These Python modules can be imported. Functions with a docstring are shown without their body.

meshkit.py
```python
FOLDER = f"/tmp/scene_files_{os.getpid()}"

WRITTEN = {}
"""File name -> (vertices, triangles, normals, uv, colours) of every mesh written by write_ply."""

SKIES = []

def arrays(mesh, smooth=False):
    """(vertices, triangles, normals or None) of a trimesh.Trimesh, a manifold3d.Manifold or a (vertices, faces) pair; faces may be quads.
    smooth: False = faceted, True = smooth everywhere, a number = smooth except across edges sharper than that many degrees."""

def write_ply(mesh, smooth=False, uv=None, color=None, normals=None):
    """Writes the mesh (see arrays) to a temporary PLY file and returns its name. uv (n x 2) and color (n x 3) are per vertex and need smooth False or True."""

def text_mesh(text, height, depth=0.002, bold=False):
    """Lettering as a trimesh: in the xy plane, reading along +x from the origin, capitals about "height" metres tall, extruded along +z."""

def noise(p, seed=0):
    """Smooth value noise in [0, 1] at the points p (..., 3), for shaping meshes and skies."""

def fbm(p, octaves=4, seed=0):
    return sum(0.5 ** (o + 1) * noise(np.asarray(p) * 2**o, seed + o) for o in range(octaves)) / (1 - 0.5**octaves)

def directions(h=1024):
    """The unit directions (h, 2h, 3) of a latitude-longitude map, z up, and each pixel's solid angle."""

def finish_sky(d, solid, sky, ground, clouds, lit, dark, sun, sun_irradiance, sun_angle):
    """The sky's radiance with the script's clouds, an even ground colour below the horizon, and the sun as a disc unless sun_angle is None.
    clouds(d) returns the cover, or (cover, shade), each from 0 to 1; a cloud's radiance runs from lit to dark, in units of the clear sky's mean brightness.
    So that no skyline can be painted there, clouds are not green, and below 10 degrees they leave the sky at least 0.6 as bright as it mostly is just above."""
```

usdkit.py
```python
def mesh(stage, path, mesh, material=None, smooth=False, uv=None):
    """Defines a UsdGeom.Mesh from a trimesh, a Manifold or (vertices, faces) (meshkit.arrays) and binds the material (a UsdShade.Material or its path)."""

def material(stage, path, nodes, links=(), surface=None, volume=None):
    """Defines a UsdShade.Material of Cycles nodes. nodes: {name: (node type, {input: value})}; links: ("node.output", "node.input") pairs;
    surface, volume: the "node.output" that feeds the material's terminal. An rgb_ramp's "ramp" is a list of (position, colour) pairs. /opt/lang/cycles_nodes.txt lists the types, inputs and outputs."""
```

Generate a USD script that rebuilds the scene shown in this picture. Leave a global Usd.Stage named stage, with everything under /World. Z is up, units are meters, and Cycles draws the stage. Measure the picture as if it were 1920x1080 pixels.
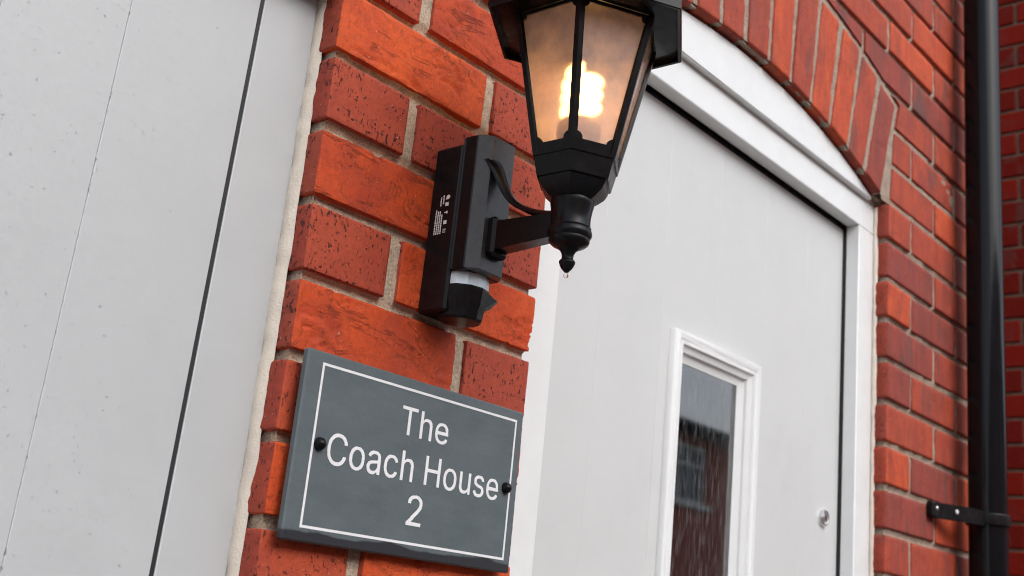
import math, random
import numpy as np, trimesh, manifold3d as m3
import meshkit, usdkit
from pxr import Gf, Sdf, Usd, UsdGeom, UsdLux, UsdShade
from shapely.geometry import Polygon, box as sbox, Point
from shapely.ops import unary_union

rng = np.random.default_rng(7)
stage = Usd.Stage.CreateInMemory()
UsdGeom.Xform.Define(stage, '/World')
UsdGeom.SetStageUpAxis(stage, 'Z')
GROUND = -1.6

# ------------------------------------------------------------------ camera, sky, sun
cam = UsdGeom.Camera.Define(stage, '/World/camera')
RIGHT = np.array([0.6405, -0.7617, 0.0983]); DOWN = np.array([0.2725, 0.1057, -0.9563]); FWD = np.array([0.7180, 0.6393, 0.2753])
FWD /= np.linalg.norm(FWD); RIGHT -= FWD * (RIGHT @ FWD); RIGHT /= np.linalg.norm(RIGHT); UP = np.cross(RIGHT, FWD)
CAM = np.array([-0.6390, -0.8276, -0.0686])
M = np.eye(4); M[0, :3] = RIGHT; M[1, :3] = UP; M[2, :3] = -FWD; M[3, :3] = CAM
cam.AddTransformOp().Set(Gf.Matrix4d(*M.ravel().tolist()))
cam.CreateHorizontalApertureAttr(36.0); cam.CreateVerticalApertureAttr(20.25)
cam.CreateFocalLengthAttr(36.0 * 2188.84 / 1920)
cam.CreateFStopAttr(9.0); cam.CreateFocusDistanceAttr(1.14)
cam.CreateClippingRangeAttr(Gf.Vec2f(0.05, 2000.0))
cam.CreateExposureAttr(1.22)

SUN_DIR = np.array([-0.02, -0.75, 0.64]); SUN_DIR /= np.linalg.norm(SUN_DIR)
sun_elev = math.asin(SUN_DIR[2]); sun_rot = math.atan2(SUN_DIR[0], SUN_DIR[1])
dome = UsdLux.DomeLight.Define(stage, '/World/sky')
sky = usdkit.material(stage, '/World/Looks/sky', {
    'tc': ('texture_coordinate', {}),
    'mp': ('mapping', {'scale': (1.0, 1.0, 2.2)}),
    'cl': ('noise_texture', {'scale': 1.7, 'detail': 5.0, 'roughness': 0.55}),
    'cr': ('rgb_ramp', {'ramp': [(0.25, (0.80, 0.82, 0.86)), (0.75, (1.12, 1.12, 1.12))]}),
    'st': ('sky_texture', {'sky_type': 'single_scattering', 'sun_disc': False, 'sun_elevation': sun_elev, 'sun_rotation': sun_rot, 'altitude': 60.0, 'air_density': 1.0, 'aerosol_density': 2.5, 'ozone_density': 1.0}),
    'ds': ('hsv', {'saturation': 0.36, 'value': 1.0, 'hue': 0.5, 'fac': 1.0}),
    'mx': ('mix', {'mix_type': 'multiply', 'fac': 1.0}),
    'bg': ('background_shader', {'strength': 0.10})},
    [('tc.generated', 'mp.vector'), ('mp.vector', 'cl.vector'), ('cl.fac', 'cr.fac'), ('st.color', 'ds.color'), ('ds.color', 'mx.color1'), ('cr.color', 'mx.color2'), ('mx.color', 'bg.color')], surface='bg.background')
UsdShade.MaterialBindingAPI.Apply(dome.GetPrim()).Bind(sky)
sun = UsdLux.DistantLight.Define(stage, '/World/sun')
sun.CreateIntensityAttr(0.13); sun.CreateAngleAttr(70.0); sun.CreateColorAttr(Gf.Vec3f(1.0, 0.98, 0.96))
sun.CreateNormalizeAttr(True)
zax = SUN_DIR; xax = np.cross([0, 0, 1], zax); xax /= np.linalg.norm(xax); yax = np.cross(zax, xax)
MS = np.eye(4); MS[0, :3] = xax; MS[1, :3] = yax; MS[2, :3] = zax
sun.AddTransformOp().Set(Gf.Matrix4d(*MS.ravel().tolist()))

# ------------------------------------------------------------------ helpers
used = {}
def numbered(path):
    n = used.get(path, 0); used[path] = n + 1
    return path if n == 0 else f'{path}_{n:03d}'

class Thing:
    def __init__(self, name, label, category, base=(0, 0, 0), group=None, kind=None):
        self.path = numbered('/World/' + name); self.base = np.array(base, float)
        x = UsdGeom.Xform.Define(stage, self.path); x.AddTranslateOp().Set(Gf.Vec3d(*map(float, base)))
        p = x.GetPrim()
        if label: p.SetCustomDataByKey('label', label)
        if category: p.SetCustomDataByKey('category', category)
        if group: p.SetCustomDataByKey('group', group)
        if kind: p.SetCustomDataByKey('kind', kind)
    def part(self, name, mesh, mat, smooth=False, parent=None, label=None, kind=None):
        path = numbered((parent or self.path) + '/' + name)
        v, f, n = meshkit.arrays(mesh, smooth)
        m = usdkit.mesh(stage, path, (v - self.base, f), mat)
        if n is not None:
            m.CreateNormalsAttr(n.astype(np.float32)); m.SetNormalsInterpolation('vertex')
        if label: m.GetPrim().SetCustomDataByKey('label', label)
        if kind: m.GetPrim().SetCustomDataByKey('kind', kind)
        return path

def solo(name, mesh, mat, label=None, category=None, group=None, kind=None, smooth=False):
    path = numbered('/World/' + name)
    m = usdkit.mesh(stage, path, mesh, mat, smooth=smooth); p = m.GetPrim()
    for k, v in (('label', label), ('category', category), ('group', group), ('kind', kind)):
        if v: p.SetCustomDataByKey(k, v)
    return path

def cat(*ms):
    ms = [m for g in ms for m in (g if isinstance(g, list) else [g])]
    return trimesh.util.concatenate(ms)
def hull(points): return trimesh.convex.convex_hull(np.array(points, float))
def cbox(x0, x1, y0, y1, z0, z1, c=0.002):
    p = []
    for sx in (0, 1):
        for sy in (0, 1):
            for sz in (0, 1):
                X, Y, Z = (x0, x1)[sx], (y0, y1)[sy], (z0, z1)[sz]
                ix, iy, iz = (c, -c)[sx], (c, -c)[sy], (c, -c)[sz]
                p += [(X, Y + iy, Z + iz), (X + ix, Y, Z + iz), (X + ix, Y + iy, Z)]
    return hull(p)
def plain(x0, x1, y0, y1, z0, z1):
    return trimesh.creation.box(extents=(x1 - x0, y1 - y0, z1 - z0), transform=trimesh.transformations.translation_matrix(((x0 + x1) / 2, (y0 + y1) / 2, (z0 + z1) / 2)))
def lathe(profile, n=64, centre=(0, 0, 0)):
    pr = np.array(profile, float); a = np.linspace(0, 2 * np.pi, n, endpoint=False)
    v = np.stack([pr[:, None, 0] * np.cos(a), pr[:, None, 0] * np.sin(a), np.broadcast_to(pr[:, None, 1], (len(pr), n))], -1).reshape(-1, 3) + centre
    f = []
    for i in range(len(pr) - 1):
        for j in range(n):
            a0, a1, b0, b1 = i * n + j, i * n + (j + 1) % n, (i + 1) * n + j, (i + 1) * n + (j + 1) % n
            f += [(a0, b0, a1), (a1, b0, b1)]
    m = trimesh.Trimesh(v, f, process=False); m.merge_vertices(); m.update_faces(m.nondegenerate_faces()); m.fix_normals()
    return m
def sweep(path, radius=None, sides=14, section=None, up=(0, 0, 1), closed_ends=True, scale=None):
    p = np.array(path, float); t = np.gradient(p, axis=0); t /= np.linalg.norm(t, axis=1, keepdims=True)
    a = np.cross(t, np.array(up, float)); a /= np.linalg.norm(a, axis=1, keepdims=True); b = np.cross(a, t)
    if section is None:
        an = np.arange(sides) * 2 * np.pi / sides; section = np.stack([np.cos(an), np.sin(an)], 1) * radius
    s = np.array(section, float); n = len(s); sc = np.ones(len(p)) if scale is None else np.asarray(scale)
    v = (p[:, None] + (s[None, :, 0:1] * a[:, None] + s[None, :, 1:2] * b[:, None]) * sc[:, None, None]).reshape(-1, 3)
    f = []
    for i in range(len(p) - 1):
        for j in range(n):
            a0, a1, b0, b1 = i * n + j, i * n + (j + 1) % n, (i + 1) * n + j, (i + 1) * n + (j + 1) % n
            f += [(a0, a1, b0), (a1, b1, b0)]
    for j in range(1, n - 1): f += [(0, j + 1, j), ((len(p) - 1) * n, (len(p) - 1) * n + j, (len(p) - 1) * n + j + 1)]
    m = trimesh.Trimesh(v, f, process=False); m.fix_normals(); return m
def extrude_xz(poly, y0, y1):
    """A polygon in (x, z) given depth from y0 to y1."""
    gs = getattr(poly, 'geoms', [poly]); out = []
    for g in gs:
        if g.area < 1e-7: continue
        m = trimesh.creation.extrude_polygon(g, y1 - y0, engine='earcut')
        v = m.vertices.copy(); m.vertices = np.stack([v[:, 0], y1 - v[:, 2], v[:, 1]], 1); m.fix_normals(); out.append(m)
    return cat(out)
def spline(pts, n):
    from scipy.interpolate import CubicSpline
    p = np.array(pts, float); d = np.r_[0, np.cumsum(np.linalg.norm(np.diff(p, axis=0), axis=1))]
    return CubicSpline(d, p)(np.linspace(0, d[-1], n))
def grid_sheet(fn, us, vs):
    U, V = np.meshgrid(us, vs, indexing='ij'); P = fn(U, V).reshape(-1, 3); n, m_ = len(us), len(vs)
    i, j = np.meshgrid(np.arange(n - 1), np.arange(m_ - 1), indexing='ij'); q = (i * m_ + j).ravel()
    f = np.concatenate([np.stack([q, q + m_, q + 1], 1), np.stack([q + 1, q + m_, q + m_ + 1], 1)])
    return trimesh.Trimesh(P, f, process=False)

# ------------------------------------------------------------------ materials
def mat(name, nodes, links, surface): return usdkit.material(stage, '/World/Looks/' + name, nodes, links, surface=surface)
def paint(name, color, rough=0.4, var=0.06, bump=0.0, scale=30.0, spec=0.5, metallic=0.0, coat=0.0, dirt=None):
    c = np.array(color)
    nodes = {'g': ('geometry', {}), 'n': ('noise_texture', {'scale': scale, 'detail': 5.0, 'roughness': 0.6}),
             'r': ('rgb_ramp', {'ramp': [(0.3, tuple(c * (1 - var))), (0.7, tuple(np.minimum(c * (1 + var), 0.95)))]}),
             'rr': ('map_range', {'from_min': 0.3, 'from_max': 0.7, 'to_min': rough * 0.85, 'to_max': min(rough * 1.2, 1.0)}),
             'p': ('principled_bsdf', {'roughness': rough, 'specular_ior_level': spec, 'metallic': metallic, 'coat_weight': coat})}
    links = [('g.position', 'n.vector'), ('n.fac', 'r.fac'), ('r.color', 'p.base_color'), ('n.fac', 'rr.value'), ('rr.result', 'p.roughness')]
    if bump:
        nodes |= {'nb': ('noise_texture', {'scale': scale * 9, 'detail': 3.0}), 'b': ('bump', {'strength': 1.0, 'distance': bump})}
        links += [('g.position', 'nb.vector'), ('nb.fac', 'b.height'), ('b.normal', 'p.normal')]
    return mat(name, nodes, links, 'p.BSDF')

def brick_mat(name, face, patch, end, crease=1.0, pits=0.5, face_pits=0.3, stain=0.0, bump=0.0012, spec=0.28, bands=False):
    """A wire-cut facing brick: sanded creased face and pitted, dragged ends."""
    nodes = {
        'g': ('geometry', {}), 'oi': ('object_info', {}), 'ov': ('combine_xyz', {}), 'om': ('math', {'math_type': 'multiply', 'value2': 37.0}),
        'v': ('vector_math', {'math_type': 'add'}),
        'sx': ('separate_xyz', {}), 'ax': ('math', {'math_type': 'absolute'}), 'isend': ('math', {'math_type': 'greater_than', 'value2': 0.7}),
        'n1': ('noise_texture', {'scale': 17.0, 'detail': 4.0, 'roughness': 0.6, 'distortion': 0.6}),
        'r1': ('rgb_ramp', {'ramp': [(0.38, tuple(face)), (0.60, tuple(patch))]}),
        'n2': ('noise_texture', {'scale': 190.0, 'detail': 4.0, 'roughness': 0.7}),
        'r2': ('rgb_ramp', {'ramp': [(0.30, (0.72, 0.68, 0.66)), (0.65, (1.12, 1.1, 1.08))]}),
        'm1': ('mix', {'mix_type': 'mix'}), 'm2': ('mix', {'mix_type': 'multiply', 'fac': 0.75}),
        # pits and drag marks
        'mp': ('mapping', {'scale': (1.0, 1.0, 0.62)}), 'n3': ('noise_texture', {'scale': 290.0, 'detail': 2.5, 'roughness': 0.55, 'distortion': 0.5}),
        'n3m': ('noise_texture', {'scale': 40.0, 'detail': 1.0}),
        'pm': ('math', {'math_type': 'multiply_add', 'value2': 0.30, 'value3': -0.15}), 'pa': ('math', {'math_type': 'add'}),
        'r3': ('map_range', {'from_min': 0.600, 'from_max': 0.665, 'to_min': 0.0, 'to_max': 1.0, 'clamp': True}),
        'pw': ('mix_float', {'a': face_pits, 'b': pits}), 'pf': ('math', {'math_type': 'multiply'}),
        'm3': ('mix', {'mix_type': 'mix', 'color2': (0.055, 0.016, 0.012)}),
        # creases of the face
        'mc': ('mapping', {'scale': (0.34, 1.0, 1.0), 'rotation': (0.0, 0.35, 0.0)}), 'n4': ('noise_texture', {'scale': 21.0, 'detail': 7.0, 'roughness': 0.66, 'distortion': 1.1}),
        'n7': ('noise_texture', {'scale': 24.0, 'detail': 2.0}), 'r7': ('map_range', {'from_min': 0.43, 'from_max': 0.53, 'to_min': 0.0, 'to_max': 1.0, 'clamp': True}), 'cf3': ('math', {'math_type': 'multiply'}),
        'c1': ('math', {'math_type': 'subtract', 'value2': 0.5}), 'c2': ('math', {'math_type': 'absolute'}),
        'r4': ('map_range', {'from_min': 0.0, 'from_max': 0.019, 'to_min': 1.0, 'to_max': 0.0, 'clamp': True}),
        'ne': ('math', {'math_type': 'subtract', 'value1': 1.0}), 'cf': ('math', {'math_type': 'multiply', 'value2': crease * 0.50}), 'cf2': ('math', {'math_type': 'multiply'}),
        'm4': ('mix', {'mix_type': 'mix', 'color2': (0.14, 0.028, 0.012)}),
        # light grit
        'n5': ('noise_texture', {'scale': 330.0, 'detail': 1.0}), 'r5': ('map_range', {'from_min': 0.74, 'from_max': 0.78, 'to_min': 0.0, 'to_max': 0.6, 'clamp': True}),
        'm5': ('mix', {'mix_type': 'mix', 'color2': (0.55, 0.38, 0.30)}),
        'n6': ('noise_texture', {'scale': 9.0, 'detail': 3.0, 'distortion': 0.8}), 'r6': ('map_range', {'from_min': 0.56, 'from_max': 0.66, 'to_min': 0.0, 'to_max': stain, 'clamp': True}),
        'm6': ('mix', {'mix_type': 'mix', 'color2': (0.10, 0.062, 0.055)}),
        'h1': ('math', {'math_type': 'multiply', 'value2': -0.9}), 'h2': ('math', {'math_type': 'multiply_add', 'value2': -0.8}), 'h3': ('math', {'math_type': 'multiply_add', 'value2': 0.5}),
        'b': ('bump', {'strength': 0.85, 'distance': bump}),
        'rg': ('map_range', {'from_min': 0.3, 'from_max': 0.7, 'to_min': 0.58, 'to_max': 0.85}),
        'p': ('principled_bsdf', {'roughness': 0.6, 'specular_ior_level': spec}), 'mb': ('mapping', {'scale': (1.9, 1.0, 0.55) if bands else (1.0, 1.0, 1.0)})}
    links = [('oi.random', 'om.value1'), ('om.value', 'ov.x'), ('om.value', 'ov.z'), ('g.position', 'v.vector1'), ('ov.vector', 'v.vector2'),
             ('g.true_normal', 'sx.vector'), ('sx.x', 'ax.value1'), ('ax.value', 'isend.value1')]
    links += [('v.vector', f'{n}.vector') for n in ('mb', 'n2', 'mp', 'n3m', 'mc', 'n7', 'n5')]
    links += [('mb.vector', 'n1.vector'), ('mb.vector', 'n6.vector')]
    links += [('mp.vector', 'n3.vector'), ('n1.fac', 'r1.fac'), ('r1.color', 'm1.color1'), ('isend.value', 'm1.fac'), ('m1.color', 'm2.color1'), ('n2.fac', 'r2.fac'), ('r2.color', 'm2.color2'),
              ('n3m.fac', 'pm.value1'), ('pm.value', 'pa.value1'), ('n3.fac', 'pa.value2'), ('pa.value', 'r3.value'), ('isend.value', 'pw.fac'), ('pw.result', 'pf.value1'), ('r3.result', 'pf.value2'),
              ('mc.vector', 'n4.vector'), ('n7.fac', 'r7.value'), ('r7.result', 'cf3.value1'), ('r4.result', 'cf3.value2'), ('n4.fac', 'c1.value1'), ('c1.value', 'c2.value1'), ('c2.value', 'r4.value'), ('isend.value', 'ne.value2'), ('ne.value', 'cf.value1'), ('cf.value', 'cf2.value1'), ('cf3.value', 'cf2.value2'),
              ('m2.color', 'm4.color1'), ('cf2.value', 'm4.fac'), ('m4.color', 'm3.color1'), ('pf.value', 'm3.fac'), ('n6.fac', 'r6.value'), ('m3.color', 'm6.color1'), ('r6.result', 'm6.fac'),
              ('n5.fac', 'r5.value'), ('m6.color', 'm5.color1'), ('r5.result', 'm5.fac'), ('m5.color', 'p.base_color'),
              ('pf.value', 'h1.value1'), ('cf2.value', 'h2.value1'), ('h1.value', 'h2.value3'), ('n2.fac', 'h3.value1'), ('h2.value', 'h3.value3'), ('h3.value', 'b.height'), ('b.normal', 'p.normal'),
              ('n2.fac', 'rg.value'), ('rg.result', 'p.roughness')]
    nodes['m1'][1]['color2'] = tuple(end)
    return mat(name, nodes, links, 'p.BSDF')

ORANGE, ORANGE2 = (0.70, 0.112, 0.024), (0.55, 0.078, 0.022)
RED, RED2 = (0.37, 0.060, 0.032), (0.43, 0.074, 0.036)
B_OR = [brick_mat('brick_orange_a', ORANGE, ORANGE2, (0.33, 0.060, 0.034), 1.0, 0.9, 0.22),
        brick_mat('brick_orange_b', (0.58, 0.078, 0.018), (0.42, 0.056, 0.022), (0.33, 0.062, 0.036), 1.2, 0.9, 0.25),
        brick_mat('brick_orange_c', (0.54, 0.066, 0.016), (0.64, 0.095, 0.024), (0.36, 0.06, 0.033), 0.9, 0.9, 0.3)]
B_RD = [brick_mat('brick_red_a', RED, RED2, (0.32, 0.052, 0.032), 0.12, 0.9, 0.95),
        brick_mat('brick_red_b', (0.42, 0.074, 0.038), (0.37, 0.062, 0.035), (0.34, 0.056, 0.034), 0.15, 0.9, 1.0),
        brick_mat('brick_red_c', (0.40, 0.066, 0.034), (0.50, 0.082, 0.032), (0.34, 0.056, 0.034), 0.3, 0.8, 0.8)]
B_MX = [brick_mat('brick_mixed_a', (0.34, 0.061, 0.038), (0.44, 0.076, 0.037), (0.27, 0.048, 0.030), 0.35, 0.5, 0.4, 0.5, bands=True),
        brick_mat('brick_mixed_b', (0.44, 0.075, 0.036), (0.31, 0.060, 0.043), (0.30, 0.046, 0.026), 0.4, 0.5, 0.4, 0.4, bands=True),
        brick_mat('brick_mixed_c', (0.23, 0.055, 0.044), (0.32, 0.062, 0.044), (0.28, 0.046, 0.026), 0.3, 0.5, 0.35, 0.75, bands=True),
        brick_mat('brick_mixed_d', (0.58, 0.096, 0.032), (0.44, 0.070, 0.034), (0.32, 0.05, 0.026), 0.4, 0.5, 0.35, 0.3, bands=True)]
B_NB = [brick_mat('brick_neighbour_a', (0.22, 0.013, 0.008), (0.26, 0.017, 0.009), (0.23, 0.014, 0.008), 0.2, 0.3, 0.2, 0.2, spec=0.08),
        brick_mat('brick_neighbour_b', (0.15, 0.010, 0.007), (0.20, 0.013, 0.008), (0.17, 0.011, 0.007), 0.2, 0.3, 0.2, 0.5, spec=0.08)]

def mortar_mat(name, c):
    c = np.array(c)
    return mat(name, {'g': ('geometry', {}), 'n': ('noise_texture', {'scale': 55.0, 'detail': 6.0, 'roughness': 0.7}), 'n2': ('noise_texture', {'scale': 420.0, 'detail': 3.0, 'roughness': 0.7}),
        'r': ('rgb_ramp', {'ramp': [(0.28, tuple(c * 0.66)), (0.5, tuple(c)), (0.75, tuple(c * 1.15))]}), 'r2': ('rgb_ramp', {'ramp': [(0.32, (0.55, 0.53, 0.51)), (0.6, (1.12, 1.12, 1.12))]}),
        'm': ('mix', {'mix_type': 'multiply', 'fac': 0.8}), 'h': ('math', {'math_type': 'multiply_add', 'value2': 0.6}), 'b': ('bump', {'strength': 1.0, 'distance': 0.0024}),
        'p': ('principled_bsdf', {'roughness': 0.85, 'specular_ior_level': 0.25})},
        [('g.position', 'n.vector'), ('g.position', 'n2.vector'), ('n.fac', 'r.fac'), ('n2.fac', 'r2.fac'), ('r.color', 'm.color1'), ('r2.color', 'm.color2'), ('m.color', 'p.base_color'),
         ('n2.fac', 'h.value1'), ('n.fac', 'h.value3'), ('h.value', 'b.height'), ('b.normal', 'p.normal')], 'p.BSDF')
MORTAR_W = mortar_mat('weathered_mortar', (0.40, 0.32, 0.25))
MORTAR = mortar_mat('mortar', (0.54, 0.435, 0.325))
WHITE = paint('white_upvc', (0.785, 0.805, 0.80), 0.32, 0.02, 0.00012, 14.0)
DOOR = paint('door_paint', (0.608, 0.622, 0.615), 0.38, 0.025, 0.00015, 9.0)
GARAGE = paint('garage_paint', (0.495, 0.518, 0.522), 0.42, 0.025, 0.0002, 11.0)
SEALANT = paint('cream_sealant', (0.75, 0.665, 0.56), 0.55, 0.07, 0.0006, 45.0)
RUBBER = paint('black_rubber', (0.012, 0.013, 0.015), 0.55, 0.2, 0.0, 40.0)
BLACK = paint('black_lantern_enamel', (0.0035, 0.0036, 0.0042), 0.26, 0.15, 0.00004, 60.0, 0.20)
BLACK_BOX = paint('black_housing_plastic', (0.005, 0.005, 0.0055), 0.28, 0.15, 0.00006, 70.0, 0.22)
FACET_SHEEN = paint('black_plastic_sky_sheen', (0.036, 0.036, 0.037), 0.30, 0.30, 0.0001, 55.0, 0.55)  # black plastic with its sky reflection put into a lighter grey base
PIPE = paint('black_pipe_plastic', (0.004, 0.0045, 0.0055), 0.11, 0.1, 0.0, 30.0, 0.20)
PRINT = paint('white_print', (0.75, 0.75, 0.75), 0.5, 0.05)
CHROME = paint('brushed_steel', (0.72, 0.72, 0.72), 0.22, 0.08, 0.0, 80.0, 0.5, 1.0)
DARKSTEEL = paint('brown_painted_steel', (0.045, 0.022, 0.018), 0.5, 0.2)
LENS = mat('milky_lens', {'p': ('principled_bsdf', {'base_color': (0.78, 0.80, 0.82), 'roughness': 0.28, 'subsurface_weight': 0.3, 'subsurface_scale': 0.01})}, [], 'p.BSDF')
WATER = mat('clear_water', {'p': ('principled_bsdf', {'base_color': (1, 1, 1), 'roughness': 0.0, 'ior': 1.33, 'transmission_weight': 1.0})}, [], 'p.BSDF')
DARKROOM = paint('hall_plaster', (0.30, 0.29, 0.28), 0.8, 0.05)

SLATE = mat('slate', {'g': ('geometry', {}), 'mp': ('mapping', {'scale': (1.0, 1.0, 2.5)}), 'n': ('noise_texture', {'scale': 22.0, 'detail': 7.0, 'roughness': 0.65}), 'n2': ('noise_texture', {'scale': 300.0, 'detail': 4.0, 'roughness': 0.7}),
    'r': ('rgb_ramp', {'ramp': [(0.3, (0.080, 0.103, 0.110)), (0.7, (0.108, 0.133, 0.140))]}),
    # the lower edge is soaked with rain, with an irregular drier patch
    'sp': ('separate_xyz', {}), 'nw': ('noise_texture', {'scale': 17.0, 'detail': 2.5, 'roughness': 0.55}), 'wa': ('math', {'math_type': 'multiply_add', 'value2': 0.016, 'value3': -0.0062}), 'wb': ('math', {'math_type': 'add'}),
    'wr': ('map_range', {'from_min': -0.0075, 'from_max': -0.0055, 'to_min': 1.0, 'to_max': 0.0, 'clamp': True}), 'wm': ('mix', {'mix_type': 'mix', 'color2': (0.022, 0.025, 0.029)}),
    'wro': ('map_range', {'from_min': 0.0, 'from_max': 1.0, 'to_min': 0.50, 'to_max': 0.30}),
    'b': ('bump', {'strength': 0.6, 'distance': 0.0005}), 'p': ('principled_bsdf', {'roughness': 0.5, 'specular_ior_level': 0.45})},
    [('g.position', 'mp.vector'), ('mp.vector', 'n.vector'), ('g.position', 'n2.vector'), ('n.fac', 'r.fac'), ('g.position', 'sp.vector'), ('g.position', 'nw.vector'), ('nw.fac', 'wa.value1'), ('wa.value', 'wb.value1'), ('sp.z', 'wb.value2'),
     ('wb.value', 'wr.value'), ('r.color', 'wm.color1'), ('wr.result', 'wm.fac'), ('wm.color', 'p.base_color'), ('wr.result', 'wro.value'), ('wro.result', 'p.roughness'), ('n2.fac', 'b.height'), ('b.normal', 'p.normal')], 'p.BSDF')

PANE = mat('frosted_lantern_glass', {'g': ('geometry', {}), 'n': ('noise_texture', {'scale': 120.0, 'detail': 4.0, 'roughness': 0.6}), 'b': ('bump', {'strength': 0.6, 'distance': 0.0006}),
    'nd': ('noise_texture', {'scale': 70.0, 'detail': 5.0, 'roughness': 0.65}), 'rd': ('map_range', {'from_min': 0.35, 'from_max': 0.75, 'to_min': 0.03, 'to_max': 0.17, 'clamp': True}),
    'ref': ('refraction_bsdf', {'color': (0.96, 0.88, 0.83), 'roughness': 0.20, 'IOR': 1.28}), 'tl': ('translucent_bsdf', {'color': (0.80, 0.60, 0.50)}), 'df': ('diffuse_bsdf', {'color': (0.62, 0.53, 0.52)}),
    'm1': ('mix_closure', {}), 'm2': ('mix_closure', {'fac': 0.20}), 'fr': ('fresnel', {'IOR': 1.32}), 'gl': ('glossy_bsdf', {'color': (1, 1, 1), 'roughness': 0.12}), 'm3': ('mix_closure', {})},
    [('g.position', 'n.vector'), ('g.position', 'nd.vector'), ('n.fac', 'b.height'), ('b.normal', 'ref.normal'), ('nd.fac', 'rd.value'), ('rd.result', 'm1.fac'), ('ref.BSDF', 'm1.closure1'), ('tl.BSDF', 'm1.closure2'),
     ('m1.closure', 'm2.closure1'), ('df.BSDF', 'm2.closure2'), ('fr.fac', 'm3.fac'), ('m2.closure', 'm3.closure1'), ('gl.BSDF', 'm3.closure2')], 'm3.closure')
BULB = mat('lit_bulb', {'e': ('emission', {'color': (1.0, 0.58, 0.17), 'strength': 6.5})}, [], 'e.emission')
BULBBASE = paint('white_bulb_base', (0.74, 0.72, 0.70), 0.35, 0.03)

GLASS = mat('textured_door_glass', {'g': ('geometry', {}), 'mp': ('mapping', {'scale': (1.0, 1.0, 0.045)}), 'n': ('noise_texture', {'scale': 260.0, 'detail': 3.0, 'roughness': 0.6}),
    'mq': ('mapping', {'scale': (1.0, 1.0, 0.05)}), 'nq': ('noise_texture', {'scale': 480.0, 'detail': 2.0, 'roughness': 0.6}), 'rq': ('map_range', {'from_min': 0.50, 'from_max': 0.72, 'to_min': 0.0, 'to_max': 0.15, 'clamp': True}),
    'b': ('bump', {'strength': 0.25, 'distance': 0.00003}), 'fr': ('fresnel', {'IOR': 2.3}), 'gl': ('glossy_bsdf', {'color': (1, 1, 1), 'roughness': 0.03}),
    'tr': ('transparent_bsdf', {'color': (0.75, 0.80, 0.80)}), 'df': ('diffuse_bsdf', {'color': (0.38, 0.40, 0.41)}), 'm0': ('mix_closure', {}), 'm': ('mix_closure', {})},
    [('g.position', 'mp.vector'), ('mp.vector', 'n.vector'), ('n.fac', 'b.height'), ('b.normal', 'gl.normal'), ('g.position', 'mq.vector'), ('mq.vector', 'nq.vector'), ('nq.fac', 'rq.value'),
     ('rq.result', 'm0.fac'), ('tr.BSDF', 'm0.closure1'), ('df.BSDF', 'm0.closure2'), ('fr.fac', 'm.fac'), ('m0.closure', 'm.closure1'), ('gl.BSDF', 'm.closure2')], 'm.closure')
FARGLASS = mat('far_window_glass', {'p': ('principled_bsdf', {'base_color': (0.03, 0.035, 0.04), 'roughness': 0.05, 'specular_ior_level': 0.7})}, [], 'p.BSDF')

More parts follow.
